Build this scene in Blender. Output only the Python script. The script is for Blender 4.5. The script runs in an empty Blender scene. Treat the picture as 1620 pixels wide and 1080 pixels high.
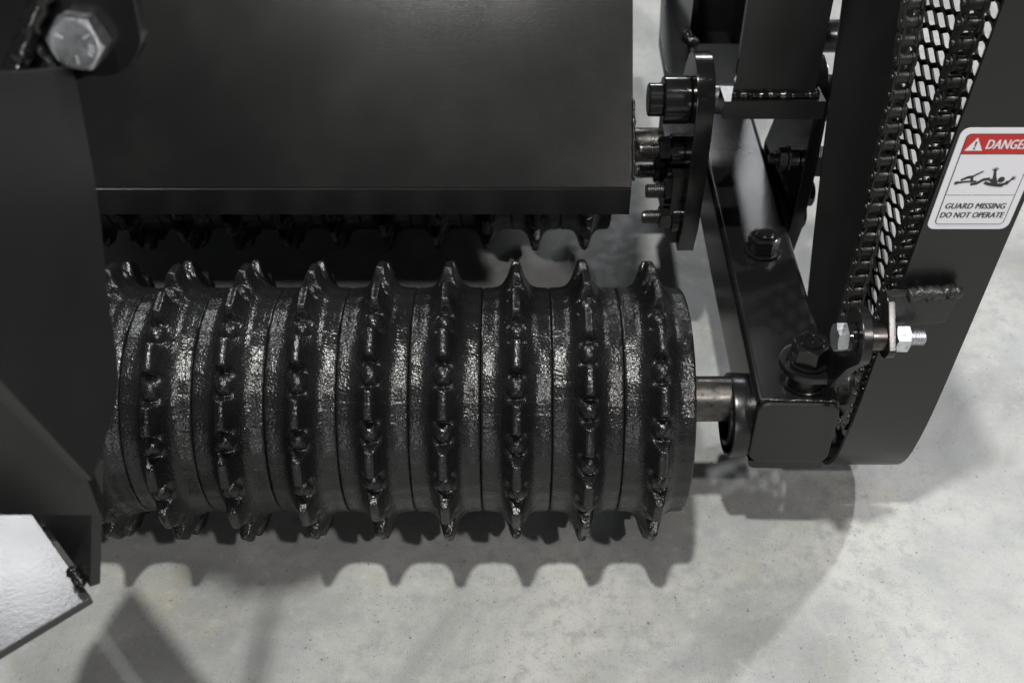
import bpy, bmesh, math, random
from mathutils import Vector, Matrix
random.seed(7)
S = bpy.context.scene
col = S.collection
R = math.radians
# ------------------------------------------------------------------ camera, world, lamps, exposure
cam = bpy.data.objects.new('camera', bpy.data.cameras.new('camera'))
col.objects.link(cam)
cam.location = (0, -0.6324, 0.7283)
cam.rotation_euler = (R(90 - 40.6), 0, 0)
cam.data.sensor_width = 36
cam.data.lens = 37.78
cam.data.clip_start = 0.02
cam.data.clip_end = 200
cam.data.dof.use_dof = True
cam.data.dof.focus_distance = 0.83
cam.data.dof.aperture_fstop = 9
S.camera = cam
w = bpy.data.worlds.new('World')
S.world = w
w.use_nodes = True
w.node_tree.nodes['Background'].inputs[0].default_value = (0.92, 0.97, 1, 1)
w.node_tree.nodes['Background'].inputs[1].default_value = 0.06
S.view_settings.view_transform = 'Standard'
S.view_settings.look = 'None'
S.view_settings.exposure = 0.08
S.view_settings.gamma = 1

def lamp(name, direction, dist, size, power, color=(1, 1, 1), target=(0.05, 0.05, 0.05), sy=None):
    l = bpy.data.lights.new(name, 'AREA')
    l.shape = 'RECTANGLE' if sy else 'DISK'
    l.size = size
    if sy: l.size_y = sy
    l.energy = power
    l.color = color
    o = bpy.data.objects.new(name, l)
    col.objects.link(o)
    d = Vector(direction).normalized()
    o.location = Vector(target) + d * dist
    o.rotation_euler = d.to_track_quat('Z', 'Y').to_euler()
    return o
lamp('hall_lamp_overhead', (-0.10, -0.227, 1), 3.0, 0.13, 76, (1, 0.995, 0.94))
lamp('hall_lamp_front', (0.48, -0.80, 1), 3.0, 0.13, 34, (1, 0.95, 0.92))
lamp('hall_lamp_right', (0.93, 0.70, 1), 3.8, 0.17, 76, (0.97, 0.98, 1))
lamp('hall_lamp_left', (-0.59, 0.82, 1), 3.4, 0.50, 25, (0.97, 0.98, 1), target=(-0.28, -0.25, 0.25))
lamp('softbox_rear', (0.16, 0.93, 0.57), 3.2, 0.6, 13, (0.95, 0.97, 1), sy=0.30, target=(0.2, 0.3, 0.157))
lamp('panel_behind_camera', (-0.15, -1.0, 0.22), 2.8, 0.8, 9, (1, 0.99, 0.97), sy=0.7)

# ------------------------------------------------------------------ materials
def mat(name, base, rough=0.4, metal=0.0, coat=0.0, spec=0.5):
    m = bpy.data.materials.new(name)
    m.use_nodes = True
    nt = m.node_tree
    b = nt.nodes['Principled BSDF']
    b.inputs['Base Color'].default_value = (*base, 1)
    b.inputs['Roughness'].default_value = rough
    b.inputs['Metallic'].default_value = metal
    b.inputs['Coat Weight'].default_value = coat
    b.inputs['Coat Roughness'].default_value = 0.12
    b.inputs['Specular IOR Level'].default_value = spec
    return m, nt, b
def N(nt, t, **kw):
    n = nt.nodes.new(t)
    for k, v in kw.items():
        if k.startswith('_'): setattr(n, k[1:], v)
        else: n.inputs[k.replace('__', ' ')].default_value = v
    return n
def ramp(nt, src, stops):
    r = nt.nodes.new('ShaderNodeValToRGB')
    e = r.color_ramp.elements
    while len(e) < len(stops): e.new(0.5)
    for el, (p, c) in zip(e, stops):
        el.position = p
        el.color = (*c, 1) if isinstance(c, tuple) else (c, c, c, 1)
    nt.links.new(src, r.inputs[0])
    return r
def mixc(nt, fac, a, b):
    m = nt.nodes.new('ShaderNodeMix'); m.data_type = 'RGBA'
    for i, v in ((0, fac), (6, a), (7, b)):
        if hasattr(v, 'links'): nt.links.new(v, m.inputs[i])
        elif isinstance(v, tuple): m.inputs[i].default_value = (*v, 1)
        else: m.inputs[i].default_value = v
    return m.outputs[2]
def coords(nt):
    return nt.nodes.new('ShaderNodeTexCoord').outputs['Object']

def paint(name, base=0.0075, rough=0.26, peel=0.10, speck=0.35, scale=900):
    """sprayed black paint: orange peel, uneven gloss, fine dust specks"""
    m, nt, b = mat(name, (base, base, base * 1.03), rough)
    co = coords(nt); L = nt.links.new
    n1 = N(nt, 'ShaderNodeTexNoise', Scale=scale, Detail=2.0); L(co, n1.inputs['Vector'])
    n2 = N(nt, 'ShaderNodeTexNoise', Scale=14.0, Detail=5.0, Roughness=0.6); L(co, n2.inputs['Vector'])
    rr = N(nt, 'ShaderNodeMapRange'); L(n2.outputs[0], rr.inputs[0])
    rr.inputs[1].default_value = 0.3; rr.inputs[2].default_value = 0.7
    rr.inputs[3].default_value = rough * 0.93; rr.inputs[4].default_value = rough * 1.08
    L(rr.outputs[0], b.inputs['Roughness'])
    bp = N(nt, 'ShaderNodeBump', Strength=peel, Distance=0.0006); L(n1.outputs[0], bp.inputs['Height'])
    L(bp.outputs[0], b.inputs['Normal'])
    v = N(nt, 'ShaderNodeTexVoronoi', Scale=330.0); L(co, v.inputs['Vector'])
    r1 = ramp(nt, v.outputs['Distance'], [(0.0, 1.0), (0.13, 0.0)])
    n3 = N(nt, 'ShaderNodeTexNoise', Scale=40.0, Detail=3.0); L(co, n3.inputs['Vector'])
    r2 = ramp(nt, n3.outputs[0], [(0.5, 0.0), (0.68, speck)])
    mu = N(nt, 'ShaderNodeMath', _operation='MULTIPLY'); L(r1.outputs[0], mu.inputs[0]); L(r2.outputs[0], mu.inputs[1])
    c1 = mixc(nt, mu.outputs[0], (base, base, base * 1.03), (0.20, 0.20, 0.19))
    sm = ramp(nt, n2.outputs[0], [(0.50, 0.0), (0.8, 0.10)])
    c2 = mixc(nt, sm.outputs[0], c1, (0.035, 0.034, 0.032))
    L(c2, b.inputs['Base Color'])
    return m

PAINT = paint('black_machine_paint')
SHEET = paint('black_sheet_paint', 0.005, 0.20, 0.16, 0.30, 1100)
BEAD = paint('painted_weld', 0.02, 0.35, 0.6, 0.3, 400)
STRAP = paint('satin_black_strap', 0.007, 0.32, 0.05, 0.12, 900)
GLOSS = paint('wet_gloss_black', 0.007, 0.16, 0.10, 0.25, 500)
SAT = paint('satin_charcoal', 0.010, 0.40, 0.06, 0.1, 900)
HAMMER = paint('hammered_gloss_black', 0.03, 0.24, 0.09, 0.1, 430)

def cast_iron():
    m, nt, b = mat('painted_cast_iron', (0.0065, 0.0067, 0.0072), 0.25, spec=0.5)
    co = coords(nt); L = nt.links.new
    n1 = N(nt, 'ShaderNodeTexNoise', Scale=520.0, Detail=1.5, Roughness=0.5); L(co, n1.inputs['Vector'])
    n2 = N(nt, 'ShaderNodeTexNoise', Scale=90.0, Detail=4.0); L(co, n2.inputs['Vector'])
    n4 = N(nt, 'ShaderNodeTexNoise', Scale=24.0, Detail=4.0); L(co, n4.inputs['Vector'])
    bp1 = N(nt, 'ShaderNodeBump', Strength=0.2, Distance=0.0012); L(n2.outputs[0], bp1.inputs['Height'])
    bp = N(nt, 'ShaderNodeBump', Strength=1.0, Distance=0.00060); L(n1.outputs[0], bp.inputs['Height'])
    L(bp1.outputs[0], bp.inputs['Normal']); L(bp.outputs[0], b.inputs['Normal'])
    rr = ramp(nt, n4.outputs[0], [(0.35, 0.25), (0.7, 0.33)]); L(rr.outputs[0], b.inputs['Roughness'])
    n3 = N(nt, 'ShaderNodeTexNoise', Scale=36.0, Detail=8.0, Roughness=0.7); L(co, n3.inputs['Vector'])
    r3 = ramp(nt, n3.outputs[0], [(0.69, 0.0), (0.77, 0.55)])
    L(mixc(nt, r3.outputs[0], (0.0065, 0.0067, 0.0072), (0.05, 0.036, 0.018)), b.inputs['Base Color'])
    return m
CAST = cast_iron()

def steel(name, base, rough, sc=260, blue=False):
    m, nt, b = mat(name, base, rough, 1.0)
    co = coords(nt); L = nt.links.new
    n = N(nt, 'ShaderNodeTexNoise', Scale=float(sc), Detail=4.0); L(co, n.inputs['Vector'])
    r = ramp(nt, n.outputs[0], [(0.3, rough * 0.7), (0.7, rough * 1.4)]); L(r.outputs[0], b.inputs['Roughness'])
    bp = N(nt, 'ShaderNodeBump', Strength=0.15, Distance=0.0004); L(n.outputs[0], bp.inputs['Height']); L(bp.outputs[0], b.inputs['Normal'])
    d = tuple(c * 0.72 for c in base)
    L(mixc(nt, ramp(nt, n.outputs[0], [(0.4, 0.0), (0.65, 1.0)]).outputs[0], base, d), b.inputs['Base Color'])
    return m
ZINC = steel('zinc_plated_steel', (0.70, 0.72, 0.76), 0.36)
BARE = steel('bare_turned_steel', (0.12, 0.112, 0.106), 0.33, 140)
OILED = steel('oiled_dark_steel', (0.20, 0.195, 0.19), 0.34, 300)
BRASSY = steel('dirty_brass', (0.30, 0.2, 0.1), 0.4)

WHITE = mat('label_white', (0.80, 0.80, 0.85), 0.35)[0]
RED = mat('label_red', (0.50, 0.018, 0.018), 0.35)[0]
INK = mat('label_black_ink', (0.02, 0.02, 0.022), 0.4)[0]
STAMP = mat('stamp_bright', (0.8, 0.8, 0.82), 0.25, 0.6)[0]

def concrete():
    m, nt, b = mat('polished_concrete', (0.4, 0.4, 0.4), 0.5)
    co = coords(nt); L = nt.links.new
    a = N(nt, 'ShaderNodeTexNoise', Scale=5.0, Detail=8.0, Roughness=0.62, Distortion=0.6); L(co, a.inputs['Vector'])
    base = ramp(nt, a.outputs[0], [(0.36, (0.22, 0.225, 0.22)), (0.5, (0.325, 0.33, 0.32)), (0.64, (0.40, 0.40, 0.385))])
    c = base.outputs[0]
    f = N(nt, 'ShaderNodeTexNoise', Scale=70.0, Detail=6.0, Roughness=0.7); L(co, f.inputs['Vector'])
    c = mixc(nt, ramp(nt, f.outputs[0], [(0.38, 0.75), (0.50, 0.0)]).outputs[0], c, (0.27, 0.275, 0.28))
    c = mixc(nt, ramp(nt, f.outputs[0], [(0.56, 0.0), (0.74, 0.3)]).outputs[0], c, (0.56, 0.56, 0.55))
    # grey blue cement clouds and yellowish stains
    g = N(nt, 'ShaderNodeTexNoise', Scale=16.0, Detail=6.0, Roughness=0.65); L(co, g.inputs['Vector'])
    c = mixc(nt, ramp(nt, g.outputs[0], [(0.52, 0.0), (0.72, 0.55)]).outputs[0], c, (0.25, 0.27, 0.29))
    mp = N(nt, 'ShaderNodeMapping'); mp.inputs['Location'].default_value = (4.1, 2.7, 0); L(co, mp.inputs[0])
    y = N(nt, 'ShaderNodeTexNoise', Scale=9.0, Detail=9.0, Roughness=0.72); L(mp.outputs[0], y.inputs['Vector'])
    c = mixc(nt, ramp(nt, y.outputs[0], [(0.56, 0.0), (0.74, 0.55)]).outputs[0], c, (0.36, 0.31, 0.20))
    # dark pits, sized unevenly
    for sc, th, gate, k in ((75.0, 0.13, 0.62, 0.9), (210.0, 0.17, 0.62, 0.8), (26.0, 0.095, 0.45, 0.9), (420.0, 0.30, 0.55, 0.5)):
        v = N(nt, 'ShaderNodeTexVoronoi', _voronoi_dimensions='2D', Scale=sc); L(co, v.inputs['Vector'])
        sep = N(nt, 'ShaderNodeSeparateColor'); L(v.outputs['Color'], sep.inputs[0])
        gt = ramp(nt, sep.outputs[0], [(gate, 0.0), (min(1, gate + 0.45), k)])
        dd = N(nt, 'ShaderNodeMath', _operation='ADD'); L(v.outputs['Distance'], dd.inputs[0])
        nn = N(nt, 'ShaderNodeMath', _operation='MULTIPLY'); L(f.outputs[0], nn.inputs[0]); nn.inputs[1].default_value = 0.12
        L(nn.outputs[0], dd.inputs[1])
        sp = ramp(nt, dd.outputs[0], [(th * 0.72, 1.0), (th, 0.0)])
        mu = N(nt, 'ShaderNodeMath', _operation='MULTIPLY'); L(sp.outputs[0], mu.inputs[0]); L(gt.outputs[0], mu.inputs[1])
        c = mixc(nt, mu.outputs[0], c, (0.10, 0.095, 0.085))
    # fine long scratches
    for ang, loc in ((0.1, 0.0), (0.75, 3.3), (-0.9, 7.1)):
        ms = N(nt, 'ShaderNodeMapping'); ms.inputs['Rotation'].default_value = (0, 0, ang); ms.inputs['Scale'].default_value = (150, 1.3, 1)
        ms.inputs['Location'].default_value = (loc, loc, 0); L(co, ms.inputs[0])
        s = N(nt, 'ShaderNodeTexNoise', Scale=1.6, Detail=2.0); L(ms.outputs[0], s.inputs['Vector'])
        c = mixc(nt, ramp(nt, s.outputs[0], [(0.70, 0.0), (0.78, 0.28)]).outputs[0], c, (0.27, 0.25, 0.22))
    L(c, b.inputs['Base Color'])
    L(ramp(nt, f.outputs[0], [(0.3, 0.38), (0.7, 0.6)]).outputs[0], b.inputs['Roughness'])
    bp = N(nt, 'ShaderNodeBump', Strength=0.12, Distance=0.001); L(f.outputs[0], bp.inputs['Height']); L(bp.outputs[0], b.inputs['Normal'])
    return m
CONC = concrete()

# ------------------------------------------------------------------ mesh helpers
def finish(name, bm, m, parent=None, angle=38, bevel=0, wn=False, label=None):
    if bevel:
        es = [e for e in bm.edges if len(e.link_faces) == 2 and e.calc_face_angle(0) > R(50)]
        bmesh.ops.bevel(bm, geom=es, offset=bevel, segments=2, profile=0.6, affect='EDGES', clamp_overlap=True)
    bm.normal_update()
    for f in bm.faces: f.smooth = True
    for e in bm.edges:
        if len(e.link_faces) == 2 and e.calc_face_angle(0) > R(angle): e.smooth = False
    me = bpy.data.meshes.new(name)
    bm.to_mesh(me); bm.free()
    if isinstance(m, (list, tuple)):
        for q in m: me.materials.append(q)
    else: me.materials.append(m)
    o = bpy.data.objects.new(name, me)
    col.objects.link(o)
    if parent: o.parent = parent
    if label: o['label'] = label
    if bevel or wn:
        md = o.modifiers.new('wn', 'WEIGHTED_NORMAL'); md.keep_sharp = True
    return o
def B(): return bmesh.new()
def box(bm, x0, x1, y0, y1, z0, z1, M=None):
    vs = [bm.verts.new((x, y, z)) for x in (x0, x1) for y in (y0, y1) for z in (z0, z1)]
    if M is not None:
        for v in vs: v.co = M @ v.co
    for f in ((0, 1, 3, 2), (4, 6, 7, 5), (0, 4, 5, 1), (2, 3, 7, 6), (0, 2, 6, 4), (1, 5, 7, 3)):
        bm.faces.new([vs[i] for i in f])
    return vs
def prism(bm, pts, thick_axis, a0, a1):
    """polygon of 2D points extruded along 'x','y' or 'z'"""
    def P(p, a):
        return {'x': (a, p[0], p[1]), 'y': (p[0], a, p[1]), 'z': (p[0], p[1], a)}[thick_axis]
    A = [bm.verts.new(P(p, a0)) for p in pts]; C = [bm.verts.new(P(p, a1)) for p in pts]
    n = len(pts)
    bm.faces.new(A[::-1]); bm.faces.new(C)
    for i in range(n): bm.faces.new((A[i], A[(i + 1) % n], C[(i + 1) % n], C[i]))
    bmesh.ops.recalc_face_normals(bm, faces=bm.faces)
def slab(bm, quad, t):
    """any planar polygon of 3D points given a thickness t along its normal"""
    q = [Vector(p) for p in quad]
    n = (q[1] - q[0]).cross(q[2] - q[0]).normalized() * t
    A = [bm.verts.new(p) for p in q]; C = [bm.verts.new(p + n) for p in q]
    k = len(q)
    bm.faces.new(A[::-1]); bm.faces.new(C)
    for i in range(k): bm.faces.new((A[i], A[(i + 1) % k], C[(i + 1) % k], C[i]))
    bmesh.ops.recalc_face_normals(bm, faces=bm.faces)
def frame(p, axis):
    q = Vector(axis).normalized().to_track_quat('Z', 'Y')
    return Matrix.Translation(Vector(p)) @ q.to_matrix().to_4x4()
def lathe(bm, prof, M, seg=40, fn=None):
    """profile [(r,h)] spun around local z of M; closed ends when r==0 is not used"""
    rings = []
    for r, h in prof:
        ring = []
        for i in range(seg):
            a = 2 * math.pi * i / seg
            rr = fn(a, r, h) if fn else r
            ring.append(bm.verts.new(M @ Vector((rr * math.cos(a), rr * math.sin(a), h))))
        rings.append(ring)
    for a, b in zip(rings, rings[1:]):
        for i in range(seg): bm.faces.new((a[i], a[(i + 1) % seg], b[(i + 1) % seg], b[i]))
    bm.faces.new(rings[0][::-1]); bm.faces.new(rings[-1])
def cyl(bm, p, axis, r, h, bev=0.0006, seg=36):
    lathe(bm, [(r - bev, 0), (r, bev), (r, h - bev), (r - bev, h)], frame(p, axis), seg)
def hexa(bm, p, axis, af, h, spin=0.0, both=False):
    """hex head or nut with turned chamfers"""
    a = af / 2; M = frame(p, axis) @ Matrix.Rotation(spin, 4, 'Z'); seg = 48
    def rh(t):
        u = (t + math.pi / 6) % (math.pi / 3) - math.pi / 6
        return a / math.cos(u)
    rows = []
    tan = 0.55
    for k in range(5):
        ring = []
        for i in range(seg):
            t = 2 * math.pi * i / seg; r = rh(t)
            zt = h - (r - a * 0.93) * tan; zb = (r - a * 0.93) * tan if both else 0
            if k == 0: q = (a * 0.93 if both else r, 0)
            elif k == 1: q = (r, zb)
            elif k == 2: q = (r, zt)
            elif k == 3: q = (a * 0.93, h)
            else: q = (a * 0.9, h)
            if k == 0 and not both: q = (r * 0.999, 0)
            if k == 1 and not both: q = (r, 0.0001)
            ring.append(bm.verts.new(M @ Vector((q[0] * math.cos(t), q[0] * math.sin(t), q[1]))))
        rows.append(ring)
    for A, C in zip(rows, rows[1:]):
        for i in range(seg): bm.faces.new((A[i], A[(i + 1) % seg], C[(i + 1) % seg], C[i]))
    bm.faces.new(rows[0][::-1]); bm.faces.new(rows[-1])
def thread(bm, p, axis, r, h, pitch=0.0016):
    prof = [(r * 0.8, 0)]; z = 0.0
    while z < h - pitch:
        prof += [(r * 0.86, z + pitch * 0.1), (r, z + pitch * 0.45), (r, z + pitch * 0.6), (r * 0.86, z + pitch * 0.95)]
        z += pitch
    prof += [(r * 0.8, h)]
    lathe(bm, prof, frame(p, axis), 28)
def weld(name, pts, r, m, parent, n=60, seed=1):
    rnd = random.Random(seed); bm = B()
    P = [Vector(p) for p in pts]; tot = sum((b - a).length for a, b in zip(P, P[1:])); rings = []
    prev = None
    for i in range(n + 1):
        s = tot * i / n; k = 0
        while k < len(P) - 2 and s > (P[k + 1] - P[k]).length: s -= (P[k + 1] - P[k]).length; k += 1
        d = (P[k + 1] - P[k]).normalized(); c = P[k] + d * s
        rr = r * (0.85 + 0.07 * math.sin(i * 0.9) + rnd.uniform(-0.16, 0.2))
        c += Vector((rnd.uniform(-1, 1), rnd.uniform(-1, 1), rnd.uniform(-1, 1))) * r * 0.16
        u = d.orthogonal().normalized() if prev is None else (prev - d * prev.dot(d)).normalized()
        prev = u; v = d.cross(u)
        rings.append([bm.verts.new(c + (u * math.cos(a) + v * math.sin(a)) * rr * (1 + rnd.uniform(-.1, .1)) * (0.55 if i in (0, n) else 1)) for a in [2 * math.pi * j / 10 for j in range(10)]])
    for A, C in zip(rings, rings[1:]):
        for j in range(10): bm.faces.new((A[j], A[(j + 1) % 10], C[(j + 1) % 10], C[j]))
    bm.faces.new(rings[0][::-1]); bm.faces.new(rings[-1])
    bmesh.ops.recalc_face_normals(bm, faces=bm.faces)
    return finish(name, bm, m, parent, angle=80)
def arc(cx, cy, r, a0, a1, n):
    return [(cx + r * math.cos(R(a0 + (a1 - a0) * i / n)), cy + r * math.sin(R(a0 + (a1 - a0) * i / n))) for i in range(n + 1)]
def nut_bolt(kind, p, axis, m, parent, af=0.019, h=0.011, tr=0.0062, tl=0.012, washer=True, spin=0.2, stub_m=None, label=None):
    """nut sitting on a surface at p, threaded end pointing along axis"""
    bm = B(); d = Vector(axis).normalized(); p = Vector(p); o = 0
    if washer:
        cyl(bm, p, d, af * 0.66, 0.0024); o = 0.0024
    hexa(bm, p + d * o, d, af, h, spin, True)
    n = finish(kind, bm, m, parent, label=label)
    bm = B(); thread(bm, p + d * (o + h * 0.6), d, tr, tl + h * 0.4)
    t = finish('bolt_end', bm, stub_m or m, None)
    return n, t, d
def add_sub(parent, child):
    child.parent = parent

# ------------------------------------------------------------------ floor
bm = B()
vs = [bm.verts.new(p) for p in ((-15, -15, 0), (15, -15, 0), (15, 15, 0), (-15, 15, 0))]
bm.faces.new(vs)
fl = finish('floor', bm, CONC)
fl['kind'] = 'structure'

# ------------------------------------------------------------------ the machine
mach = bpy.data.objects.new('landscape_roller', None)
col.objects.link(mach)
mach['label'] = 'black painted landscape roller machine with toothed rollers, chain guard and danger label standing on concrete'
mach['category'] = 'roller machine'

# ---- toothed rollers
ZR = 0.125
PITCH = 0.0527
NT = 15
def ss(x, a, b):
    t = max(0.0, min(1.0, (x - a) / (b - a))); return t * t * (3 - 2 * t)
CREST = [(0.0, 0.1128), (0.0018, 0.1127), (0.0028, 0.1120), (0.0038, 0.1098), (0.0048, 0.1062), (0.0062, 0.1018), (0.0080, 0.0980), (0.0105, 0.0938), (0.0135, 0.0913), (0.0170, 0.0903), (0.0240, 0.0900), (0.0256, 0.0896), (0.02625, 0.0884)]
def smin(a, b, k):
    h = max(k - abs(a - b), 0.0) / k
    return min(a, b) - h * h * k * 0.25
def lerp(tab, u):
    for (a, ra), (b, rb) in zip(tab, tab[1:]):
        if u <= b: return ra + (rb - ra) * (u - a) / (b - a)
    return tab[-1][1]
def ring_mesh(seed):
    """one cast packer ring: barrel, flared web, 15 narrow crest teeth with rounded bosses in the gaps"""
    rnd = random.Random(seed)
    us = [0, .0012, .0024, .003, .0036, .0044, .0054, .0064, .0072, .0080, .0092, .0105, .0122, .014, .017, .0205, .024, .0252, .0259, .02625]
    xs = [-u for u in us[:0:-1]] + us
    nth = NT * 56
    jit = [(rnd.uniform(-.4, .4), rnd.uniform(-.0009, .0009), rnd.uniform(-.0006, .0006)) for _ in range(NT)]
    bm = B(); rows = []
    for i in range(nth):
        th = 360.0 * i / nth
        k = int(((th + 12) % 360) // 24); ja, jr, jx = jit[k]
        t = ((th + 12) % 24) - 12 + ja                     # degrees from the tooth centre
        at = abs(t)
        tooth = 1 - ss(at, 5.0, 7.6)                       # crest mask
        g = 12 - at                                        # degrees from the gap centre
        row = []
        for x in xs:
            u = abs(x - jx * 0.6)
            u = min(u, abs(x) if abs(x) > 0.02 else u)
            crest = lerp(CREST, min(u, 0.02625)) + (jr if u < 0.004 else 0) * tooth
            low = lerp(CREST, min(max(u, 0.0) + 0.0, 0.02625))
            # boss in the gap: a rounded swelling of the web, lower than the crest
            q_ = 1 - (u / 0.0082) ** 2 - (g / 5.6) ** 2
            boss = 0.0925 + 0.0132 * math.sqrt(q_) if q_ > 0 else 0.085
            valley = smin(low, 0.0985, 0.004)
            r = valley + (crest - valley) * tooth
            r = -smin(-r, -boss, 0.0020)
            r += 0.00022 * math.sin(th * 0.55 + seed) + rnd.uniform(-1, 1) * 0.00013
            row.append(bm.verts.new((x, r * math.cos(R(th)), r * math.sin(R(th)))))
        rows.append(row)
    for i in range(nth):
        a = rows[i]; b = rows[(i + 1) % nth]
        for j in range(len(xs) - 1): bm.faces.new((a[j], a[j + 1], b[j + 1], b[j]))
    # end faces down to the hub
    for j, s in ((0, -1), (len(xs) - 1, 1)):
        inner = [bm.verts.new((s * 0.0258, 0.03 * math.cos(2 * math.pi * i / nth), 0.03 * math.sin(2 * math.pi * i / nth))) for i in range(nth)]
        for i in range(nth):
            q = (rows[i][j], rows[(i + 1) % nth][j], inner[(i + 1) % nth], inner[i])
            bm.faces.new(q if s > 0 else q[::-1])
    bmesh.ops.recalc_face_normals(bm, faces=bm.faces)
    o = finish('packer_ring', bm, CAST, angle=120)
    return o
protos = [ring_mesh(s) for s in (3, 8, 21)]
VIEW = 136.35
PH = [-0.9, 7.1, -7.5, -2.2, -2.0, -5.4, -6.1, -8.5, -4, -10, 3]
def roller(y, z, xs, phases, label, xr_shaft):
    bm = B()
    cyl(bm, (xs[-1] - 0.08, 0, 0), (1, 0, 0), 0.0185, xr_shaft - xs[-1] + 0.08)
    root = finish('toothed_roller', bm, BARE, mach, label=label)
    root.location = (0, y, z)
    for k, (x, ph) in enumerate(zip(xs, phases)):
        src = protos[k % 3]
        o = src if (src.parent is None) else src.copy()
        if o is not src: col.objects.link(o)
        o.parent = root
        o.location = (x, 0, 0)
        o.rotation_euler = (R(VIEW - ph), 0, 0)
        if k % 2 == 1: o.rotation_euler = (R(VIEW - ph), 0, 0)
    bm = B(); x = xs[0] + 0.0265
    lathe(bm, [(0.030, 0), (0.030, 0.002), (0.0275, 0.005), (0.0245, 0.0055), (0.0235, 0.007), (0.0195, 0.0075), (0.0188, 0.0076)], frame((x, 0, 0), (1, 0, 0)), 48)
    finish('end_collar', bm, GLOSS, root)
    return root
front = roller(0, ZR, [0.1086 - PITCH * k for k in range(11)], PH, 'front toothed roller nearest the camera', 0.185)
rear = roller(0.385, 0.135, [0.078 - PITCH * k for k in range(11)], [5, -8, 10, -3, 7, 1, -6, 9, 2, -9, 4], 'rear toothed roller under the hopper', 0.185)

# ---- hopper
bm = B()
T = 0.004
prof_out = [(0.100, 0.237), (0.100, 0.2605), (0.330, 0.525), (0.62, 0.525), (0.50, 0.2605), (0.50, 0.237)]
def hop(y, z): return (y, z)
x0, x1 = -0.75, 0.0972
# front sloping sheet, lip, back sheet as bent plates
slab(bm, [(x0, 0.1035, 0.2605), (x1, 0.1035, 0.2605), (x1, 0.330, 0.5212), (x0, 0.330, 0.5212)], -T)
hopper = finish('hopper', bm, SHEET, mach, bevel=0.0003, label='sloping sheet metal hopper front above the rear roller')
bm = B()
box(bm, x0, 0.0955, 0.1005, 0.1045, 0.2365, 0.2600)
box(bm, x0, 0.0955, 0.1045, 0.135, 0.2365, 0.2400)
finish('bottom_lip', bm, STRAP, hopper, bevel=0.0006)
bm = B()
prism(bm, [(0.108, 0.2625), (0.330, 0.518), (1.05, 0.518), (1.05, 0.245), (0.118, 0.245)], 'x', x0, 0.0925)
finish('hopper_body', bm, SHEET, hopper, bevel=0.001)  # unseen rear length drawn out to shade the floor beneath
weld('weld_bead', [(0.0975, 0.107, 0.264), (0.0978, 0.126, 0.286), (0.0975, 0.150, 0.314)], 0.0017, GLOSS, hopper, 40, 4)
# ---- side frame arm
def rounded_rect_xz(x0, x1, z0, z1, r, n=5):
    return arc(x1 - r, z1 - r, r, 0, 90, n) + arc(x0 + r, z1 - r, r, 90, 180, n) + arc(x0 + r, z0 + r, r, 180, 270, n) + arc(x1 - r, z0 + r, r, 270, 360, n)
bm = B()
prism(bm, rounded_rect_xz(-0.032, 0.032, -0.0320, 0.0320, 0.006), 'y', -0.0345, 0.62)
arm = finish('side_frame_tube', bm, PAINT, mach, wn=True, label='square frame tube carrying both rollers, rounded cap at its front end')
arm.location = (0.2215, 0, 0.125)
arm.rotation_euler = (0, 0, R(-1.3))
bm = B()
prism(bm, rounded_rect_xz(-0.0318, 0.0318, -0.0318, 0.0318, 0.010, 8), 'y', -0.0410, -0.0352)
finish('end_cap', bm, SAT, arm, bevel=0.0030)
weld('weld_bead', [(-0.030, -0.0350, 0.0285), (-0.026, -0.0352, 0.0318), (0.0, -0.0354, 0.0322), (0.028, -0.0352, 0.0318)], 0.0019, GLOSS, arm, 46, 5)
bm = B()
prism(bm, arc(-0.024, -0.0355, 0.006, 180, 270, 4) + arc(0.024, -0.0355, 0.006, 270, 360, 4) + [(0.030, -0.033), (-0.030, -0.033)], 'y', -0.038, 0.60)
finish('wear_strip', bm, PAINT, arm, wn=True)
bm = B()
cyl(bm, (-0.006, -0.020, -0.0415), (0, 0, -1), 0.0052, 0.004); cyl(bm, (-0.006, -0.020, -0.0455), (0, 0, -1), 0.0028, 0.005); cyl(bm, (-0.006, -0.020, -0.0505), (0, 0, -1), 0.0036, 0.003)
finish('grease_fitting', bm, BRASSY, arm)
bm = B()
hexa(bm, (0.012, -0.006, -0.0415), (0, 0, -1), 0.024, 0.006)
finish('hex_bolt_head', bm, PAINT, arm)
# bearing flanges
def flange(y, r, x):
    bm = B()
    lathe(bm, [(0.0215, 0.010), (0.0215, -0.001), (0.0230, -0.002), (0.0245, -0.001), (0.0255, 0.010), (0.028, 0.013), (r - 0.0040, 0.013), (r - 0.0030, 0.0015), (r - 0.0018, 0.0), (r, 0.001), (r + 0.0006, 0.003), (r, 0.014), (r - 0.002, 0.016)], frame((x, y - 0.003, 0.1095), (1, 0, 0)), 64)
    return finish('bearing_flange', bm, PAINT, mach, angle=24, label='round bearing flange on the inner side of the frame tube')
flange(0.0, 0.0345, 0.175)
flange(0.385, 0.0375, 0.173)
# nuts on top of the arm
bm = B(); cyl(bm, (0.2265, 0.160, 0.157), (0, 0, 1), 0.0165, 0.0028); hexa(bm, (0.2265, 0.160, 0.1598), (0, 0, 1), 0.0245, 0.0145, 0.35, True)
n2 = finish('hex_nut', bm, GLOSS, mach)
bm = B(); thread(bm, (0.2265, 0.160, 0.170), (0, 0, 1), 0.0082, 0.0075); finish('bolt_end', bm, GLOSS, n2)
bm = B(); cyl(bm, (0.2275, -0.015, 0.157), (0, 0, 1), 0.0150, 0.0175)
cyl(bm, (0.2275, -0.015, 0.157), (0, 0, 1), 0.0168, 0.003)
sp = finish('spacer', bm, PAINT, mach)
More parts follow.
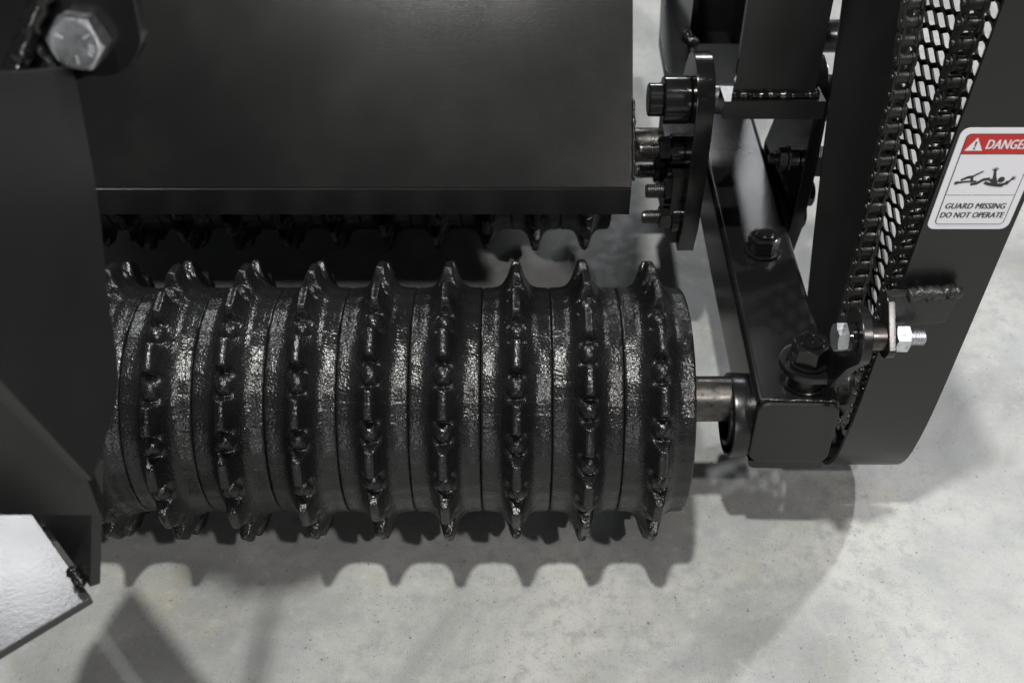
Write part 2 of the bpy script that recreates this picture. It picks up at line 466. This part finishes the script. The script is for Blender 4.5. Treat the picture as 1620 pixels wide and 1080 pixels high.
# tensioner tab: horizontal ear bolted on the arm, bent up into a round eye
tab_z = 0.1745
bm = B()
prism(bm, arc(0.2275, -0.015, 0.0215, 90, 270, 14) + [(0.2520, -0.0365), (0.2545, -0.033), (0.2545, -0.012)], 'z', tab_z, tab_z + 0.0055)
tab = finish('tensioner_ear', bm, PAINT, mach, bevel=0.0009, label='bent steel ear under the large nut, holding the tensioner bolt')
BY, BZ = -0.0609, 0.2425
bm = B()
eye = arc(BY, BZ, 0.0215, -20, 200, 20)
prism(bm, eye + [(-0.064, 0.215), (-0.040, 0.1745), (-0.012, 0.1745), (-0.022, 0.2)], 'x', 0.2385, 0.2455)
finish('eye_plate', bm, PAINT, tab, bevel=0.0008)
bm = B(); cyl(bm, (0.2275, -0.015, tab_z + 0.0055), (0, 0, 1), 0.0165, 0.0028); hexa(bm, (0.2275, -0.015, tab_z + 0.0083), (0, 0, 1), 0.0255, 0.0160, 0.12, True)
n1 = finish('hex_nut', bm, GLOSS, mach, label='large glossy black nut on the end of the frame tube')
bm = B(); lathe(bm, [(0.0090, 0), (0.0090, 0.0045), (0.0078, 0.0058), (0.0060, 0.0058), (0.0055, 0.0048), (0.0032, 0.0048), (0.0028, 0.0056)], frame((0.2275, -0.015, tab_z + 0.0083 + 0.0125), (0, 0, 1)), 32)
finish('bolt_end', bm, GLOSS, n1)
# tensioner bolt
bm = B(); hexa(bm, (0.2325, BY, BZ), (-1, 0, 0), 0.0185, 0.0080, 0.3)
tb = finish('tensioner_bolt', bm, ZINC, mach, label='zinc bolt joining the ear to the chain guard bracket')
bm = B(); cyl(bm, (0.2385, BY, BZ), (-1, 0, 0), 0.0105, 0.0060); finish('washer', bm, GLOSS, tb)
bm = B(); cyl(bm, (0.2455, BY, BZ), (1, 0, 0), 0.0095, 0.0140); finish('sleeve', bm, BARE, tb)
bm = B(); hexa(bm, (0.2655, BY, BZ), (1, 0, 0), 0.0185, 0.0105, 0.1, True); finish('hex_nut', bm, ZINC, tb)
bm = B(); thread(bm, (0.274, BY, BZ), (1, 0, 0), 0.0060, 0.0135, 0.0019); finish('bolt_end', bm, ZINC, tb)
# bracket welded on the guard
brk = B()
prism(brk, arc(BY - 0.001, BZ - 0.001, 0.0135, 180, 360, 12) + [(-0.0415, 0.262), (-0.0465, 0.268), (-0.052, 0.266)], 'x', 0.2595, 0.2650)
bracket = finish('tensioner_bracket', brk, PAINT, mach, bevel=0.0008, label='small angle bracket welded to the front of the chain guard')
bm = B()
slab(bm, [(0.2600, -0.0482, 0.2680), (0.3100, -0.0482, 0.2715), (0.3060, -0.0482, 0.2440), (0.2660, -0.0482, 0.2400)], 0.0090)
finish('mounting_leg', bm, BEAD, bracket, bevel=0.0024)
weld('weld_bead', [(0.2720, -0.0500, 0.2715), (0.290, -0.0500, 0.2735), (0.3085, -0.0495, 0.2735)], 0.0052, BEAD, bracket, 22, 9)

# ---- pivot bracket that straddles the frame tube
def side_plate(xa, xb, nm):
    bm = B()
    pts = arc(0.246, 0.262, 0.043, -180 + 10, -330 + 0, 18)
    pts = [(0.2035, 0.252), (0.207, 0.280), (0.216, 0.294), (0.229, 0.303), (0.245, 0.306), (0.262, 0.302), (0.277, 0.291), (0.286, 0.276), (0.350, 0.160), (0.350, 0.118), (0.217, 0.116), (0.2065, 0.15), (0.2025, 0.2)]
    prism(bm, pts, 'x', xa, xb)
    return finish('pivot_plate', bm, GLOSS, mach, bevel=0.001, label=nm)
pl = side_plate(0.1600, 0.1760, 'thick pivot plate on the roller side of the frame tube')
pr_ = side_plate(0.2620, 0.2740, 'thick pivot plate on the chain side of the frame tube')
bm = B(); box(bm, 0.150, 0.1598, 0.222, 0.345, 0.122, 0.195); finish('backing_plate', bm, PAINT, pl, bevel=0.001)
bm = B(); cyl(bm, (0.1598, 0.247, 0.262), (-1, 0, 0), 0.0215, 0.0240, 0.0012, 48)
pin = finish('pivot_pin', bm, GLOSS, mach, label='stout pivot pin through both pivot plates')
bm = B(); cyl(bm, (0.1358, 0.247, 0.262), (-1, 0, 0), 0.0150, 0.0130, 0.001, 40); finish('pin_end', bm, GLOSS, pin)
bm = B(); cyl(bm, (0.2742, 0.235, 0.270), (1, 0, 0), 0.0205, 0.0130, 0.001, 40); finish('pin_head', bm, GLOSS, pin)
bm = B(); cyl(bm, (0.176, 0.247, 0.262), (1, 0, 0), 0.013, 0.086); finish('pin_shaft', bm, OILED, pin)
for (x, y, z, tl) in ((0.1485, 0.250, 0.209, 0.0150), (0.1480, 0.262, 0.178, 0.0145), (0.1550, 0.236, 0.172, 0.0140), (0.1525, 0.231, 0.146, 0.0130)):
    bm = B(); cyl(bm, (0.1598, y, z), (-1, 0, 0), 0.0150, 0.1598 - x)
    hexa(bm, (x, y, z), (-1, 0, 0), 0.0212, 0.0115, random.uniform(0, 1), True)
    nb = finish('hex_nut', bm, GLOSS, mach)
    bm = B(); thread(bm, (x - 0.009, y, z), (-1, 0, 0), 0.0070, tl + 0.005, 0.0020); finish('bolt_end', bm, OILED, nb)
for (y, z) in ((0.225, 0.177), (0.236, 0.145)):
    bm = B(); hexa(bm, (0.2742, y, z), (1, 0, 0), 0.021, 0.0085, 0.4); finish('hex_bolt_head', bm, GLOSS, mach)
bm = B(); cyl(bm, (0.2618, 0.222, 0.216), (-1, 0, 0), 0.0078, 0.010); cyl(bm, (0.2530, 0.222, 0.216), (-1, 0, 0), 0.0118, 0.0025); hexa(bm, (0.2505, 0.222, 0.216), (-1, 0, 0), 0.0185, 0.0080, 0.5, True)
nb = finish('hex_nut', bm, OILED, mach, label='small nut inside the chain side pivot plate')
bm = B(); thread(bm, (0.245, 0.222, 0.216), (-1, 0, 0), 0.0055, 0.0105, 0.0016); finish('bolt_end', bm, OILED, nb)
bm = B(); box(bm, 0.2742, 0.300, 0.249, 0.270, 0.180, 0.201); finish('stop_block', bm, PAINT, mach, bevel=0.001)
# lever, foot block and mast
bm = B(); prism(bm, [(0.2405, 0.252), (0.2405, 0.268), (0.418, 0.236), (0.418, 0.220)], 'x', 0.1855, 0.2505)
finish('lever_bar', bm, PAINT, mach, bevel=0.002, label='flat lever bar running back between the pivot plates')
bm = B(); box(bm, 0.1735, 0.2560, 0.1600, 0.1860, 0.2905, 0.3065)
fb = finish('foot_block', bm, PAINT, mach, bevel=0.0012, label='thick foot block under the upright post')
bm = B(); box(bm, 0.1820, 0.2480, 0.1680, 0.1750, 0.3068, 0.62); box(bm, 0.222, 0.230, 0.1752, 0.232, 0.3068, 0.62)
mast = finish('upright_post', bm, PAINT, mach, bevel=0.002, label='upright post welded on the foot block')
weld('weld_bead', [(0.180, 0.1665, 0.3085), (0.20, 0.1655, 0.3090), (0.225, 0.1655, 0.3090), (0.250, 0.1665, 0.3085)], 0.0034, GLOSS, fb, 60, 3)
weld('weld_bead', [(0.2498, 0.168, 0.3085), (0.2502, 0.20, 0.3088), (0.2498, 0.232, 0.3085)], 0.0030, GLOSS, fb, 50, 6)
# things behind the lever: cross pin with lug, tall rear plates
bm = B(); cyl(bm, (0.236, 0.318, 0.290), (1, 0, 0), 0.0150, 0.104); xp = finish('cross_pin', bm, PAINT, mach)
bm = B(); prism(bm, arc(0.312, 0.286, 0.0235, 180, 360, 12) + [(0.345, 0.46), (0.300, 0.46)], 'x', 0.318, 0.330)
bm2 = bm; finish('lug', bm2, PAINT, xp, bevel=0.001)
bm = B()
prism(bm, [(0.1850, 0.66), (0.1659, 0.509), (0.1639, 0.432), (0.1753, 0.3955), (0.196, 0.42), (0.222, 0.66)], 'z', 0.19, 0.2)
finish('rear_cover_plate', bm, PAINT, mach, bevel=0.001, label='glossy plate behind the pivot plate catching a lamp')
bm = B(); box(bm, 0.1900, 0.1960, 0.455, 0.66, 0.201, 0.42); box(bm, 0.200, 0.270, 0.62, 0.64, 0.05, 0.28)
finish('rear_frame', bm, GLOSS, mach, bevel=0.002)
bm = B(); cyl(bm, (0.172, 0.425, 0.315), (0.3, -1, 0.1), 0.014, 0.012); cyl(bm, (0.196, 0.424, 0.312), (0.2, -1, 0.2), 0.009, 0.02)
finish('rear_bolts', bm, ZINC, mach)
weld('weld_bead', [(0.176, 0.40, 0.255), (0.180, 0.39, 0.250), (0.186, 0.40, 0.246)], 0.0055, GLOSS, mach, 24, 2)

bm = B(); box(bm, 0.270, 0.276, 0.50, 0.85, 0.10, 0.40); finish('rear_lamp_blocker', bm, PAINT, mach, bevel=0.001)  # unseen plate added to keep the right lamp off the floor under the hopper

# ---- chain guard: strap bent round the sprocket, expanded metal on the outer side
GX0, GX1 = 0.2705, 0.3300
gy = [(0.255, 0.52), (0.2215, 0.380), (0.2010, 0.300), (0.1790, 0.2244), (0.1500, 0.140), (0.1280, 0.085), (0.1020, 0.048), (0.0750, 0.0285), (0.0450, 0.0240), (0.0190, 0.0330), (0.0000, 0.0470), (-0.0135, 0.0680), (-0.0215, 0.0950), (-0.0290, 0.1400), (-0.0370, 0.2237), (-0.0455, 0.3214), (-0.0545, 0.4082), (-0.0640, 0.4980), (-0.070, 0.56)]
def catmull(P, n=6):
    out = []
    for i in range(len(P) - 1):
        p0 = P[max(0, i - 1)]; p1 = P[i]; p2 = P[i + 1]; p3 = P[min(len(P) - 1, i + 2)]
        for k in range(n):
            t = k / n
            out.append(tuple(0.5 * (2 * b + (c - a) * t + (2 * a - 5 * b + 4 * c - d) * t * t + (3 * b - a - 3 * c + d) * t ** 3) for a, b, c, d in zip(p0, p1, p2, p3)))
    out.append(P[-1]); return out
path = catmull(gy)
TH = 0.0032
bm = B()
inn, out = [], []
for i, p in enumerate(path):
    a = path[max(0, i - 1)]; b = path[min(len(path) - 1, i + 1)]
    d = Vector((b[0] - a[0], b[1] - a[1])).normalized(); n = Vector((d.y, -d.x))   # towards the inside of the loop
    out.append(p); inn.append((p[0] + n.x * TH, p[1] + n.y * TH))
prism(bm, out + inn[::-1], 'x', GX0, GX1)
guard = finish('chain_guard', bm, STRAP, mach, angle=40, wn=True, label='satin black chain guard strap bent round the chain')
# expanded metal
def inside_y(z):
    """y range between the two runs of the strap at height z"""
    ys = []
    for a, b in zip(path, path[1:]):
        if (a[1] - z) * (b[1] - z) <= 0 and a[1] != b[1]:
            ys.append(a[0] + (b[0] - a[0]) * (z - a[1]) / (b[1] - a[1]))
    return (min(ys), max(ys)) if len(ys) > 1 else None
bm = B()
LW, SW = 0.0400, 0.0142
TILT = Vector((0.64, 0, -0.77))                       # expanded metal strands stand aslant of the sheet
def strand(p, q, wdt=0.0017, x=0.3235):
    p = Vector((x, *p)); q = Vector((x, *q)); d = (q - p).normalized()
    e = TILT * 0.0023; n = d.cross(TILT).normalized() * wdt / 2
    vs = [bm.verts.new(c) for c in (p - n - e, p + n - e, p + n + e, p - n + e, q - n - e, q + n - e, q + n + e, q - n + e)]
    for f in ((0, 1, 2, 3), (7, 6, 5, 4), (0, 4, 5, 1), (1, 5, 6, 2), (2, 6, 7, 3), (3, 7, 4, 0)): bm.faces.new([vs[k] for k in f])
z = 0.03
j = 0
while z < 0.56:
    y = -0.12 + (LW / 2 if j % 2 else 0)
    while y < 0.32:
        r = inside_y(z)
        if r and r[0] + 0.001 < y < r[1] - 0.001:
            for (dy, dz) in ((LW / 2, SW / 2), (-LW / 2, SW / 2)):
                # knuckle then sloping strand
                k = 0.16
                p = (y, z); q = (y + dy * (1 - k), z + dz); e = (y + dy, z + dz); s0 = (y + dy * k, z)
                if not (r[0] < e[0] < r[1]): continue
                strand(p, s0, 0.0030); strand(s0, q); strand(q, e, 0.0030)
        y += LW
    z += SW / 2; j += 1
bmesh.ops.recalc_face_normals(bm, faces=bm.faces)
finish('expanded_mesh', bm, GLOSS, guard, angle=30, label='glossy black expanded metal screen')

# ---- drive chain and sprocket
CX = 0.2862
front_run = [(0.0085, 0.60), (0.0075, 0.45), (0.0065, 0.24), (0.0055, 0.115)]
SC = (0.0390, 0.105); SR = 0.0335
rear_run = [(0.0725, 0.115), (0.0765, 0.2179), (0.0925, 0.3557), (0.1065, 0.4139), (0.150, 0.60)]
cp = catmull([front_run[0], front_run[1], front_run[2]], 12)[:-1] + [front_run[2], front_run[3]] + arc(SC[0], SC[1], SR, 180, 360, 24)[1:-1] + [rear_run[0]] + catmull(rear_run[1:], 10)
def resample(P, step):
    out = [P[0]]; acc = 0; last = Vector(P[0]); i = 1
    cur = Vector(P[0])
    while i < len(P):
        nx = Vector(P[i]); d = (nx - cur).length
        if acc + d >= step:
            cur = cur + (nx - cur) * ((step - acc) / d); out.append(tuple(cur)); acc = 0
        else: acc += d; cur = nx; i += 1
    return out
CPIT = 0.0132
pts = resample(cp, CPIT)
def link_mesh(outer):
    bm = B(); h = CPIT / 2
    xo, t = (0.0058, 0.0014) if outer else (0.0041, 0.0014)
    for s in (-1, 1):
        a = xo * s; b = (xo + t) * s
        r = 0.0061
        P = []
        for sgn in (1, -1):
            P += [(sgn * h + r * math.cos(R(an)) * 1, r * math.sin(R(an))) for an in ([-90, -60, -30, 0, 30, 60, 90] if sgn == 1 else [90, 120, 150, 180, 210, 240, 270])]
            P += [(0, sgn * 0.0048)]
        prism(bm, [(p[0], p[1]) for p in P], 'x', min(a, b), max(a, b))
    for s in (-1, 1):
        if outer: cyl(bm, (-0.0080, s * h, 0), (1, 0, 0), 0.0021, 0.0160, 0.0004, 14)
        else: cyl(bm, (-0.0041, s * h, 0), (1, 0, 0), 0.0046, 0.0082, 0.0004, 20)
    bmesh.ops.recalc_face_normals(bm, faces=bm.faces)
    return finish('chain_link', bm, OILED, None, angle=35)
bm = B()
lathe(bm, [(0.008, 0), (0.017, 0), (0.018, 0.001), (0.018, 0.010), (0.0265, 0.011), (0.0325, 0.0122), (0.0325, 0.0165), (0.0265, 0.0176), (0.008, 0.018)], frame((CX - 0.0145, SC[0], SC[1]), (1, 0, 0)), 90,
      fn=lambda a, r, h: r - (0.0038 * (0.5 + 0.5 * math.cos(a * 16)) if r > 0.03 else 0))
chain = finish('drive_chain', bm, OILED, mach, label='oily dark roller chain running round a small sprocket')
lo, li = link_mesh(True), link_mesh(False)
first = {True: True, False: True}
for i in range(len(pts) - 1):
    a = Vector(pts[i]); b = Vector(pts[i + 1]); o_ = (i % 2 == 0)
    src = lo if o_ else li
    o = src if first[o_] else src.copy()
    if not first[o_]: col.objects.link(o)
    first[o_] = False
    o.parent = chain
    c = (a + b) / 2; d = b - a
    o.location = (CX, c.x, c.y)
    o.rotation_euler = (math.atan2(d.y, d.x), 0, 0)

# ---- danger label on the guard's front strap
pa, pb = Vector((0, -0.0545, 0.4082)), Vector((0, -0.0455, 0.3214))
dn = (pb - pa).normalized()                                   # down the strap
up = -dn
nrm = Vector((1, 0, 0)).cross(up).normalized()                # out of the strap, to the front
if nrm.y > 0: nrm = -nrm
LT = pa + dn * 0.0050
LABM = Matrix(((1, up.x, nrm.x, 0), (0, up.y, nrm.y, 0), (0, up.z, nrm.z, 0), (0, 0, 0, 1)))
LWID, LHEI = 0.0535, 0.0800
LX = GX0 + 0.0022
org = Vector((LX, LT.y, LT.z)) + nrm * 0.0003 + dn * LHEI     # lower left corner
LM = Matrix.Translation(org) @ LABM
def flat(name, polys, m, parent, lift, t=0.00012):
    bm = B()
    for P in polys:
        n = len(P)
        A = [bm.verts.new(LM @ Vector((p[0], p[1], lift))) for p in P]; C = [bm.verts.new(LM @ Vector((p[0], p[1], lift + t))) for p in P]
        bm.faces.new(A); bm.faces.new(C)
        for i in range(n): bm.faces.new((A[i], A[(i + 1) % n], C[(i + 1) % n], C[i]))
    bmesh.ops.recalc_face_normals(bm, faces=bm.faces)
    return finish(name, bm, m, parent, angle=20)
def rrect(x0, y0, x1, y1, r, n=6):
    if r <= 0: return [(x0, y0), (x1, y0), (x1, y1), (x0, y1)]
    return arc(x0 + r, y0 + r, r, 180, 270, n) + arc(x1 - r, y0 + r, r, 270, 360, n) + arc(x1 - r, y1 - r, r, 0, 90, n) + arc(x0 + r, y1 - r, r, 90, 180, n)
Wd, Hh = LWID, LHEI
label = flat('danger_label', [rrect(0, 0, Wd, Hh, 0.0055)], WHITE, mach, 0.0001, 0.0003)
label['label'] = 'white danger sticker with red header on the chain guard'
m_ = 0.0042
flat('black_border', [rrect(m_, m_, Wd - m_, Hh - m_, 0.003)], INK, label, 0.00045)
e = 0.0006
hy = Hh - m_ - 0.0155
ly = 0.0285
flat('picture_panel', [rrect(m_ + e, ly + e / 2, Wd - m_ - e, hy, 0)], WHITE, label, 0.0006)
flat('text_panel', [arc(m_ + e + .0024, m_ + e + .0024, .0024, 180, 270, 5) + arc(Wd - m_ - e - .0024, m_ + e + .0024, .0024, 270, 360, 5) + [(Wd - m_ - e, ly - e / 2), (m_ + e, ly - e / 2)]], WHITE, label, 0.0006)
flat('red_header', [[(m_ + e, hy + e), (Wd - m_ - e, hy + e)] + arc(Wd - m_ - e - .0024, Hh - m_ - e - .0024, .0024, 0, 90, 5) + arc(m_ + e + .0024, Hh - m_ - e - .0024, .0024, 90, 180, 5)], RED, label, 0.0006)
hc = (hy + Hh - m_) / 2
flat('warning_triangle', [[(m_ + 0.0018, hc - 0.0046), (m_ + 0.0126, hc - 0.0046), (m_ + 0.0072, hc + 0.0050)]], WHITE, label, 0.00078)
flat('exclamation_mark', [[(m_ + 0.0066, hc + 0.0022), (m_ + 0.0078, hc + 0.0022), (m_ + 0.0075, hc - 0.0017), (m_ + 0.0069, hc - 0.0017)], arc(m_ + 0.0072, hc - 0.0030, 0.0007, 0, 330, 8)], INK, label, 0.00095)
def text(name, body, x, y, size, m, wscale, parent, lift, bold=0.0):
    cu = bpy.data.curves.new(name, 'FONT'); cu.body = body; cu.size = 1; cu.align_x = 'LEFT'; cu.offset = bold; cu.shear = 0.12
    cu.resolution_u = 3; cu.space_character = 1.03
    o = bpy.data.objects.new(name, cu); col.objects.link(o)
    bpy.context.view_layer.update()
    me = bpy.data.meshes.new_from_object(o.evaluated_get(bpy.context.evaluated_depsgraph_get()))
    bpy.data.objects.remove(o)
    x0 = min(v.co.x for v in me.vertices); x1 = max(v.co.x for v in me.vertices)
    y0 = min(v.co.y for v in me.vertices); y1 = max(v.co.y for v in me.vertices)
    for v in me.vertices:
        v.co = LM @ Vector((x + (v.co.x - x0) / (x1 - x0) * wscale, y + (v.co.y - y0) / (y1 - y0) * size, lift))
    me.materials.clear(); me.materials.append(m)
    bb = bmesh.new(); bb.from_mesh(me); base = list(bb.faces)
    for k_, dx in enumerate((-0.00014, 0.00014, 0.00028)):       # heavier strokes
        g = bmesh.ops.duplicate(bb, geom=base)
        for v in (e_ for e_ in g['geom'] if isinstance(e_, bmesh.types.BMVert)): v.co += Vector((dx, 0, 0)) + nrm * 0.00002 * (k_ + 1)
    bb.to_mesh(me); bb.free()
    o = bpy.data.objects.new(name, me); col.objects.link(o); o.parent = parent
    return o
text('danger_lettering', 'DANGER', m_ + 0.0142, hc - 0.0034, 0.0070, WHITE, 0.0262, label, 0.0008, 0.0)
text('warning_lettering', 'GUARD MISSING', m_ + 0.0030, 0.0175, 0.0046, INK, Wd - 2 * m_ - 0.0065, label, 0.0008, 0.0)
text('warning_lettering', 'DO NOT OPERATE', m_ + 0.0018, 0.0100, 0.0046, INK, Wd - 2 * m_ - 0.0040, label, 0.0008, 0.0)
# picture: a person wound round a turning shaft
def stroke(P, w0, w1):
    out = []; n = len(P); L_, R_ = [], []
    for i, p in enumerate(P):
        a = Vector(P[max(0, i - 1)]); b = Vector(P[min(n - 1, i + 1)]); d = (b - a).normalized(); q = Vector((-d.y, d.x)) * (w0 + (w1 - w0) * i / (n - 1)) / 2
        L_.append(tuple(Vector(p) + q)); R_.append(tuple(Vector(p) - q))
    return [[L_[i], L_[i + 1], R_[i + 1], R_[i]] for i in range(n - 1)]
px, py = m_ + 0.0035, ly + 0.0085
mm = 0.001
def sc_(L): return [(px + a * mm, py + b * mm) for a, b in L]
pic = []
pic += stroke(sc_([(1.0, 1.2), (2.6, 1.5), (5.5, 2.0), (12.5, 2.5)]), 1.7 * mm, 1.2 * mm)          # shaft left
pic += [sc_([(-0.6, 0.2), (1.6, 0.0), (1.9, 2.6), (-0.2, 2.2)])]
pic += stroke(sc_([(2.8, 3.2), (6.5, 5.2), (9.6, 5.6)]), 1.5 * mm, 2.2 * mm)                        # trailing leg
pic += stroke(sc_([(9.6, 2.6), (9.0, 5.6), (11.0, 7.2), (14.6, 9.6)]), 2.0 * mm, 0.9 * mm)          # raised leg
pic += stroke(sc_([(9.5, 0.2), (13.0, 0.9), (16.5, 3.6), (20.2, 4.2)]), 2.0 * mm, 2.2 * mm)          # cloth wound round
pic += stroke(sc_([(17.6, 1.6), (20.5, 0.5), (25.0, -0.2), (29.5, -0.3)]), 2.0 * mm, 2.6 * mm)       # trunk
pic += stroke(sc_([(20.4, 3.8), (23.5, 1.8)]), 2.0 * mm, 2.6 * mm)
pic += stroke(sc_([(24.5, 0.6), (22.6, 5.0), (21.4, 9.6)]), 3.0 * mm, 1.5 * mm)                      # raised arm
for dx, dy in ((-2.1, 1.4), (-0.9, 2.6), (0.6, 2.9), (1.9, 1.9)):
    pic += stroke(sc_([(21.3, 9.4), (21.3 + dx, 9.6 + dy)]), 1.0 * mm, 0.45 * mm)
pic += [sc_(arc(27.2, 3.6, 2.1, 0, 340, 14))]                                                        # head
pic += stroke(sc_([(29.0, 0.0), (31.4, 1.4), (33.6, 4.0)]), 2.2 * mm, 1.0 * mm)                      # shaft right and hand
pic += [sc_([(29.6, 0.2), (31.8, -0.2), (33.2, 2.6), (30.6, 2.9)])]
for dx, dy in ((2.4, 0.2), (2.5, 1.4), (1.7, 2.4), (0.4, 2.3)):
    pic += stroke(sc_([(33.0, 3.6), (33.2 + dx, 3.8 + dy)]), 0.8 * mm, 0.4 * mm)
kx = (Wd - 2 * m_ - 0.0075) / (36 * mm)
pic = [[(px + (a - px) * kx, py + (b - py) * 1.12) for a, b in P] for P in pic]
bm = B()
for P in pic:
    bm.faces.new([bm.verts.new(LM @ Vector((a, b, 0.0008 + 0.000012 * (len(bm.faces) % 9)))) for a, b in P])
finish('entanglement_pictogram', bm, INK, label)

# ---- near left: side plate, lug with hex bolt, brace and foot plate
bm = B()
prism(bm, [(-0.1790, 0.5045), (-0.1800, 0.4950), (-0.1860, 0.470), (-0.1900, 0.4529), (-0.1985, 0.429), (-0.2107, 0.4039), (-0.2180, 0.385), (-0.2235, 0.3682), (-0.2305, 0.356), (-0.2480, 0.3495), (-0.2869, 0.345), (-0.330, 0.46), (-0.360, 0.590), (-0.2716, 0.5480), (-0.2191, 0.5225)], 'x', -0.2070, -0.2000)
lp = finish('left_side_plate', bm, SAT, mach, bevel=0.0008, label='curved dark side plate at the left edge, nearest the lens')
bm = B()
slab(bm, [(-0.2262, -0.2808, 0.2535), (-0.2135, -0.2580, 0.3250), (-0.3080, -0.1522, 0.3250), (-0.3190, -0.1768, 0.2535)], -0.006)
br = finish('brace_angle', bm, PAINT, mach, bevel=0.0008, label='angled brace below the left side plate')
bm = B()
slab(bm, [(-0.2262, -0.2830, 0.2480), (-0.3000, -0.3510, 0.2480), (-0.325, -0.36, 0.2480), (-0.325, -0.19, 0.2480), (-0.3190, -0.1782, 0.2480)], 0.0055)
finish('foot_plate', bm, HAMMER, br, bevel=0.0008, label='glossy foot plate reflecting a lamp')
weld('weld_bead', [(-0.2300, -0.2795, 0.2540), (-0.2400, -0.2700, 0.2545)], 0.0030, GLOSS, br, 20, 8)
# lug plate facing the camera with the bolt
axis = Vector((-0.04, -1.0, 0.13)).normalized()
cpos = Vector((-0.1935, -0.1750, 0.5170))
LM2 = frame(cpos, axis)
bm = B()
pl2 = [(-0.09, -0.0300), (-0.02, -0.0300)] + arc(0.0, 0.0, 0.0300, -90, 0, 10) + [(0.030, 0.09), (-0.09, 0.09)]
# work in a frame whose third axis is the bolt axis, second axis near world up
zx = axis; xx = Vector((0, 0, 1)).cross(zx).normalized(); xx = xx if xx.x > 0 else -xx; yy = zx.cross(xx)
if yy.z < 0: yy = -yy
LMX = Matrix(((xx.x, yy.x, zx.x, cpos.x), (xx.y, yy.y, zx.y, cpos.y), (xx.z, yy.z, zx.z, cpos.z), (0, 0, 0, 1)))
lug_pts = [(-0.075, -0.0200), (-0.010, -0.0210)] + arc(0.0045, 0.004, 0.0225, -100, 0, 12) + [(0.0270, 0.06), (-0.075, 0.06)]
A = [bm.verts.new(LMX @ Vector((p[0], p[1], -0.0085))) for p in lug_pts]; C = [bm.verts.new(LMX @ Vector((p[0], p[1], 0))) for p in lug_pts]
bm.faces.new(A); bm.faces.new(C)
for i in range(len(A)): bm.faces.new((A[i], A[(i + 1) % len(A)], C[(i + 1) % len(A)], C[i]))
bmesh.ops.recalc_face_normals(bm, faces=bm.faces)
lug = finish('hitch_lug', bm, GLOSS, mach, bevel=0.001, label='glossy black lug plate carrying a bright hex bolt')
bm = B(); hexa(bm, LMX @ Vector((0, 0, 0.0002)), axis, 0.0228, 0.0105, 0.42)
hb = finish('hex_bolt_head', bm, ZINC, lug, label='bright zinc plated hex bolt head')
bm = B()
def mark(x, y, w_, h_, a):
    M = LMX @ Matrix.Translation((x, y, 0.0108)) @ Matrix.Rotation(a, 4, 'Z')
    box(bm, -w_ / 2, w_ / 2, -h_ / 2, h_ / 2, -0.0002, 0.00015, M)
for a_ in (150, 270, 30):
    mark(0.0070 * math.cos(R(a_)), 0.0070 * math.sin(R(a_)), 0.0036, 0.0008, R(a_))
for k_, a_ in enumerate((-8, -22, -36)):
    mark(0.0078 * math.cos(R(a_)), 0.0078 * math.sin(R(a_)), 0.0022, 0.0005, R(a_))
    mark(0.0068 * math.cos(R(a_)), 0.0068 * math.sin(R(a_)), 0.0014, 0.0005, R(a_ + 90))
finish('stamped_marks', bm, STAMP, None).parent = lug
def q(a, b, c): return LMX @ Vector((a, b, c))
weld('weld_bead', [q(-0.008, 0.026, 0.006), q(-0.013, 0.016, 0.007), q(-0.021, 0.002, 0.008), q(-0.030, -0.012, 0.007), q(-0.042, -0.024, 0.004)], 0.0056, GLOSS, lug, 20, 14)
weld('weld_bead', [q(-0.019, -0.001, 0.008), q(-0.014, -0.009, 0.007), q(-0.0105, -0.019, 0.006)], 0.0028, GLOSS, lug, 12, 15)
bm = B(); box(bm, -0.28, -0.212, -0.270, -0.262, 0.300, 0.430); finish('gap_light_blocker', bm, PAINT, lp)  # hidden filler added to stop a streak of light reaching the floor
